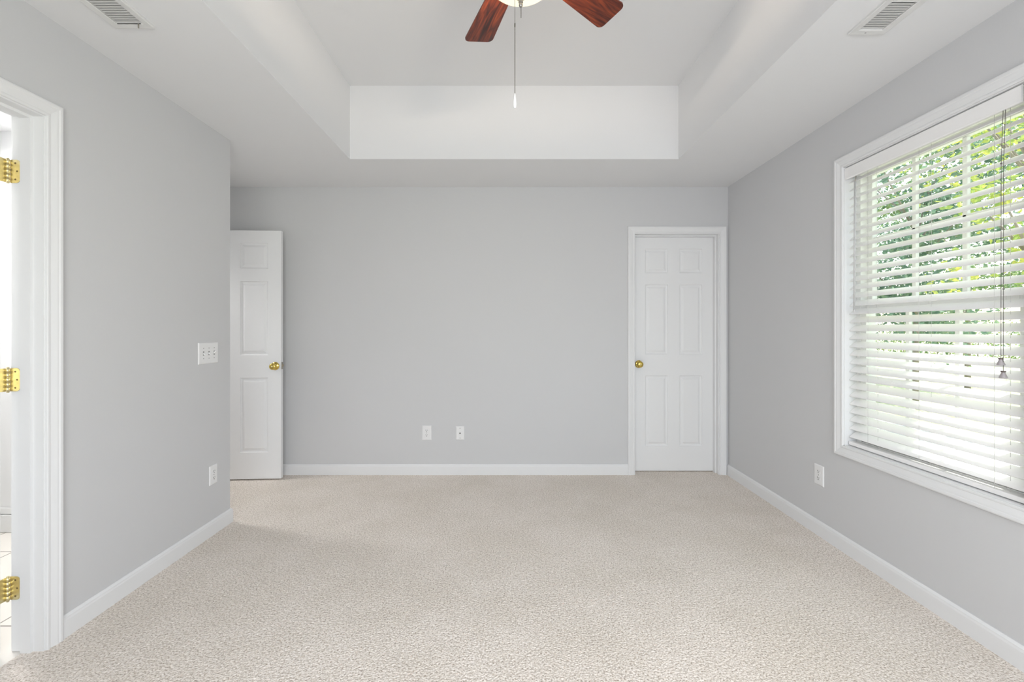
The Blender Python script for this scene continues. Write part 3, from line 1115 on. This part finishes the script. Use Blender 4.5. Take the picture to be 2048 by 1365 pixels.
# blades
def blade_mesh():
    b = MB()
    r0, r1, w0, w1 = 0.165, 0.536, 0.104, 0.141
    out = []
    c = 0.024
    def arc(cx, cy, r, a0, a1, n=7):
        return [(cx + r * cos(a0 + (a1 - a0) * k / (n - 1)), cy + r * sin(a0 + (a1 - a0) * k / (n - 1))) for k in range(n)]
    out += arc(r1 - c, w1 / 2 - c, c, 0, pi / 2)[0:7]
    out += [(r0 + 0.02, w0 / 2), (r0, w0 / 2 - 0.02)]
    out += [(r0, -w0 / 2 + 0.02), (r0 + 0.02, -w0 / 2)]
    out += arc(r1 - c, -w1 / 2 + c, c, -pi / 2, 0)
    t = 0.003
    b.grid_sweep([[(x, y, -t) for x, y in out], [(x, y, t) for x, y in out]], close_v=True, cap=True)
    return b
blade0 = None
for k in range(5):
    az = radians(39.0 + 72 * k)
    rot = Matrix.Rotation(az, 4, 'Z') @ Matrix.Rotation(radians(-11.5), 4, 'X')
    if blade0 is None:
        blade0 = o = blade_mesh().build('blade', M['wood'], fan)
        b = MB()
        b.box(0.060, 0.120, -0.016, 0.016, 0.004, 0.012, 0.003)
        b.box(0.110, 0.215, -0.022, 0.022, 0.0031, 0.008, 0.002)
        for (sx, sy) in ((0.19, 0.014), (0.19, -0.014), (0.205, 0.0)):
            b.tube((sx, sy, -0.0050), (sx, sy, -0.0030), 0.0035, seg=10)
        br0 = b.build('blade_bracket', M['nickel'], fan)
        bb = br0
    else:
        o = blade0.copy(); COL.objects.link(o); o.parent = fan
        bb = br0.copy(); COL.objects.link(bb); bb.parent = fan
    for q in (o, bb):
        q.matrix_local = Matrix.Translation((0, 0, zz(FZ))) @ rot
# long pull chain for the fan, hanging from the near rim of the switch housing
CX, CY = -0.0235, -0.130
b = MB()
b.tube((CX * 0.45, -0.062, zz(2.615)), (CX, CY, zz(2.598)), 0.0012, seg=6)
b.tube((CX, CY, zz(2.598)), (CX, CY, zz(2.268)), 0.0010, seg=6)
z = 2.268
b.lathe([(0.0005, zz(z + 0.002)), (0.0022, zz(z)), (0.0022, zz(z - 0.011)), (0.0005, zz(z - 0.013))], 10, 'z', (CX, CY, 0))
z -= 0.014
while z > 2.032:
    b.ball(Vector((CX, CY, zz(z))), 0.0017, 6, 4)
    z -= 0.0040
b.tube((CX, CY, zz(2.268)), (CX, CY, zz(2.030)), 0.0006, seg=5)
pc = b.build('pull_chain', M['chain'], fan)
b = MB()
b.lathe([(0.0005, zz(2.031)), (0.0022, zz(2.030)), (0.0040, zz(2.018)), (0.0058, zz(2.003)), (0.0062, zz(1.992)), (0.0050, zz(1.984)), (0.0032, zz(1.981)), (0.0005, zz(1.981))], 16, 'z', (CX, CY, 0))
b.build('pull_fob', M['ceramic'], pc)
b = MB()
z = 2.4165
while z > 2.379:
    b.ball(Vector((0.001, 0, zz(z))), 0.0017, 6, 4)
    z -= 0.0040
b.tube((0.001, 0, zz(2.418)), (0.001, 0, zz(2.379)), 0.0006, seg=5)
b.build('pull_chain', M['chain'], fan)
# the bulbs inside the bowl
for (dx, dy) in ((0.05, 0.03), (-0.05, 0.03), (0.0, -0.055)):
    ld = bpy.data.lights.new('fan_bulb', 'POINT')
    ld.energy = 8
    ld.color = (1.0, 0.86, 0.70)
    ld.shadow_soft_size = 0.02
    lo = bpy.data.objects.new('fan_bulb', ld)
    COL.objects.link(lo)
    lo.parent = fan
    lo.location = (dx, dy, zz(2.545))

# unseen ceiling light added to brighten the bathroom gap
bf = empty('added_bathroom_light', (-2.62, 2.15, H))
tag(bf, 'round white ceiling light added unseen in the bathroom to brighten it', 'ceiling light')
b = MB()
b.lathe([(0.0005, -0.0005), (0.15, -0.0005), (0.155, -0.012), (0.150, -0.020), (0.0005, -0.020)], 32)
b.build('light_base', M['nickel'], bf)
b = MB()
b.lathe([(0.0005, -0.0205), (0.142, -0.0205), (0.140, -0.04), (0.11, -0.065), (0.06, -0.080), (0.0005, -0.085)], 32)
b.build('light_diffuser', M['lamp'], bf)
area_light('bathroom_fill_lamp', (-2.62, 2.15, H - 0.09), (0, 0, 0), 0.3, 0.3, 21, (1.0, 0.98, 0.95))

# unseen hallway ceiling light, added to brighten the open door in the recess
hf = copy_tree(bf)
hf.name = 'added_hallway_light'
hf.location = (-3.3, 3.27, H)
hf['label'] = 'round white ceiling light added unseen in the hallway to brighten the recess'
area_light('hallway_fill_lamp', (-3.3, 3.27, H - 0.09), (0, 0, 0), 0.3, 0.3, 20, (1.0, 0.98, 0.95))

# ------------------------------------------------------------------ outdoors
GZ = -0.45
b = MB()
b.box(2.06, 90, -60, 90, GZ - 0.1, GZ)
tag(b.build('lawn', M['grass']), 'pale sunlit lawn outside the window', 'lawn', kind='structure')
b = MB()
b.box(5.0, 7.2, -12, 16, GZ, GZ + 0.03)
tag(b.build('driveway', M['concrete']), 'pale concrete driveway crossing the lawn outside', 'driveway', kind='structure')
b = MB()
b.box(2.0, 2.065, YR - 0.14, 4.82, GZ, 0.55)
b.box(2.0, 2.52, YR - 0.3, 5.0, H + 0.09, H + 0.16)  # unseen eave, its depth set to shade the upper blinds
struct(b.build('wall_exterior', M['siding']), 'pale outside wall base and an added eave that shades the window', 'exterior wall')

def leaf_cloud(centers, n, size, spread):
    verts, faces = [], []
    for i in range(n):
        c, s = random.choice(centers)
        p = Vector((random.gauss(0, 1), random.gauss(0, 1), random.gauss(0, 0.8))) * s * spread + c
        u = Vector((random.gauss(0, 1), random.gauss(0, 1), random.gauss(0, 0.6))).normalized()
        v = u.cross(Vector((random.gauss(0, 1), random.gauss(0, 1), random.gauss(0, 1)))).normalized()
        k = size * random.uniform(0.6, 1.3)
        w = u.cross(v) * k * 0.12
        i0 = len(verts)
        verts += [p - u * k * 0.5, p + v * k * 0.32 + w, p + u * k * 0.5, p - v * k * 0.32 + w]
        faces += [(i0, i0 + 1, i0 + 2), (i0, i0 + 2, i0 + 3)]
    return verts, faces

def tree(x, y, h, r, mat, n, label, size=0.11, low=0.30, ncl=26, spread=0.42):
    root = empty('leafy_tree', (x, y, GZ))
    tag(root, label, 'tree', 'trees beyond the lawn')
    cs = []
    for k in range(ncl):
        t = random.random()
        z = h * (low + (1 - low) * t)
        rr = r * sqrt(max(0.05, 1 - (2 * t - 1) ** 2 * 0.8)) * sqrt(random.random())
        a = random.uniform(0, 2 * pi)
        cs.append((Vector((rr * cos(a), rr * sin(a), z)), r * random.uniform(0.35, 0.62)))
    b = MB()
    b.tube((0, 0, -0.02), (0.05, 0.03, h * 0.45), 0.07, 0.05, 10)
    b.tube((0.05, 0.03, h * 0.44), (0, 0, h * 0.9), 0.05, 0.015, 8)
    for c, s in cs[:14]:
        z0 = min(c.z * 0.75, h * 0.8)
        b.tube((0.03, 0.02, max(0.5, z0)), c, 0.03, 0.008, 6)
    b.build('trunk', M['bark'], root)
    v, f = leaf_cloud(cs, n, size, spread)
    me = bpy.data.meshes.new('foliage')
    me.from_pydata([tuple(p) for p in v], [], f)
    me.materials.append(mat)
    o = bpy.data.objects.new('foliage', me)
    COL.objects.link(o)
    o.parent = root
    return root

tree(9.0, 9.75, 7.2, 1.7, M['leaf_blue'], 11000, 'dense blue-green tree outside, at the window end nearest the far wall', low=0.22)
tree(13.0, 12.46, 7.4, 1.9, M['leaf_green'], 8500, 'mid green tree outside behind the middle of the blind', low=0.20)
tree(7.5, 6.25, 5.8, 1.15, M['leaf_lime'], 2600, 'sparse yellow-green tree outside, seen nearest the lift cords', size=0.10, low=0.26)
tree(12.6, 18.6, 8.2, 2.3, M['leaf_green'], 7000, 'tall green tree farthest back beyond the lawn', size=0.14, low=0.18)
tree(19.3, 13.0, 7.6, 2.5, M['leaf_lime'], 6000, 'distant yellowing tree behind the sparse one', size=0.14, low=0.18)
tree(13.2, 5.2, 6.4, 1.9, M['leaf_green'], 6000, 'green tree outside beyond the nearer end of the window', low=0.25)

tree(4.5, 1.26, 7.7, 0.72, M['leaf_green'], 9000, 'slender unseen tree added close to the house to shade part of the window', low=0.66, ncl=18)  # added out of view, on the sun's path, to shade part of the blinds

def hedge(x, y, lx, ly, hh, label):
    cs = []
    n = int(max(lx, ly) / 0.35)
    for k in range(n):
        t = (k + 0.5) / n - 0.5
        for j in range(3):
            cs.append((Vector((lx * t if lx > ly else random.uniform(-.3, .3), ly * t if ly >= lx else random.uniform(-.3, .3), hh * (0.2 + 0.3 * j))), 0.5))
    v, f = leaf_cloud(cs, 9000, 0.10, 0.42)
    root = empty('clipped_shrub', (x, y, GZ))
    tag(root, label, 'shrub')
    me = bpy.data.meshes.new('foliage')
    me.from_pydata([tuple(p) for p in v], [], f)
    me.materials.append(M['hedge'])
    o = bpy.data.objects.new('foliage', me)
    COL.objects.link(o)
    o.parent = root
    b = MB()
    for k in range(0, n, 2):
        t = (k + 0.5) / n - 0.5
        b.tube((lx * t if lx > ly else 0, ly * t if ly >= lx else 0, 0), (lx * t if lx > ly else 0.1, ly * t if ly >= lx else 0.1, hh * 0.7), 0.03, 0.012, 6)
    b.build('stems', M['bark'], root)
hedge(24, 19, 0.8, 30, 2.0, 'long dark green hedge at the far edge of the lawn')
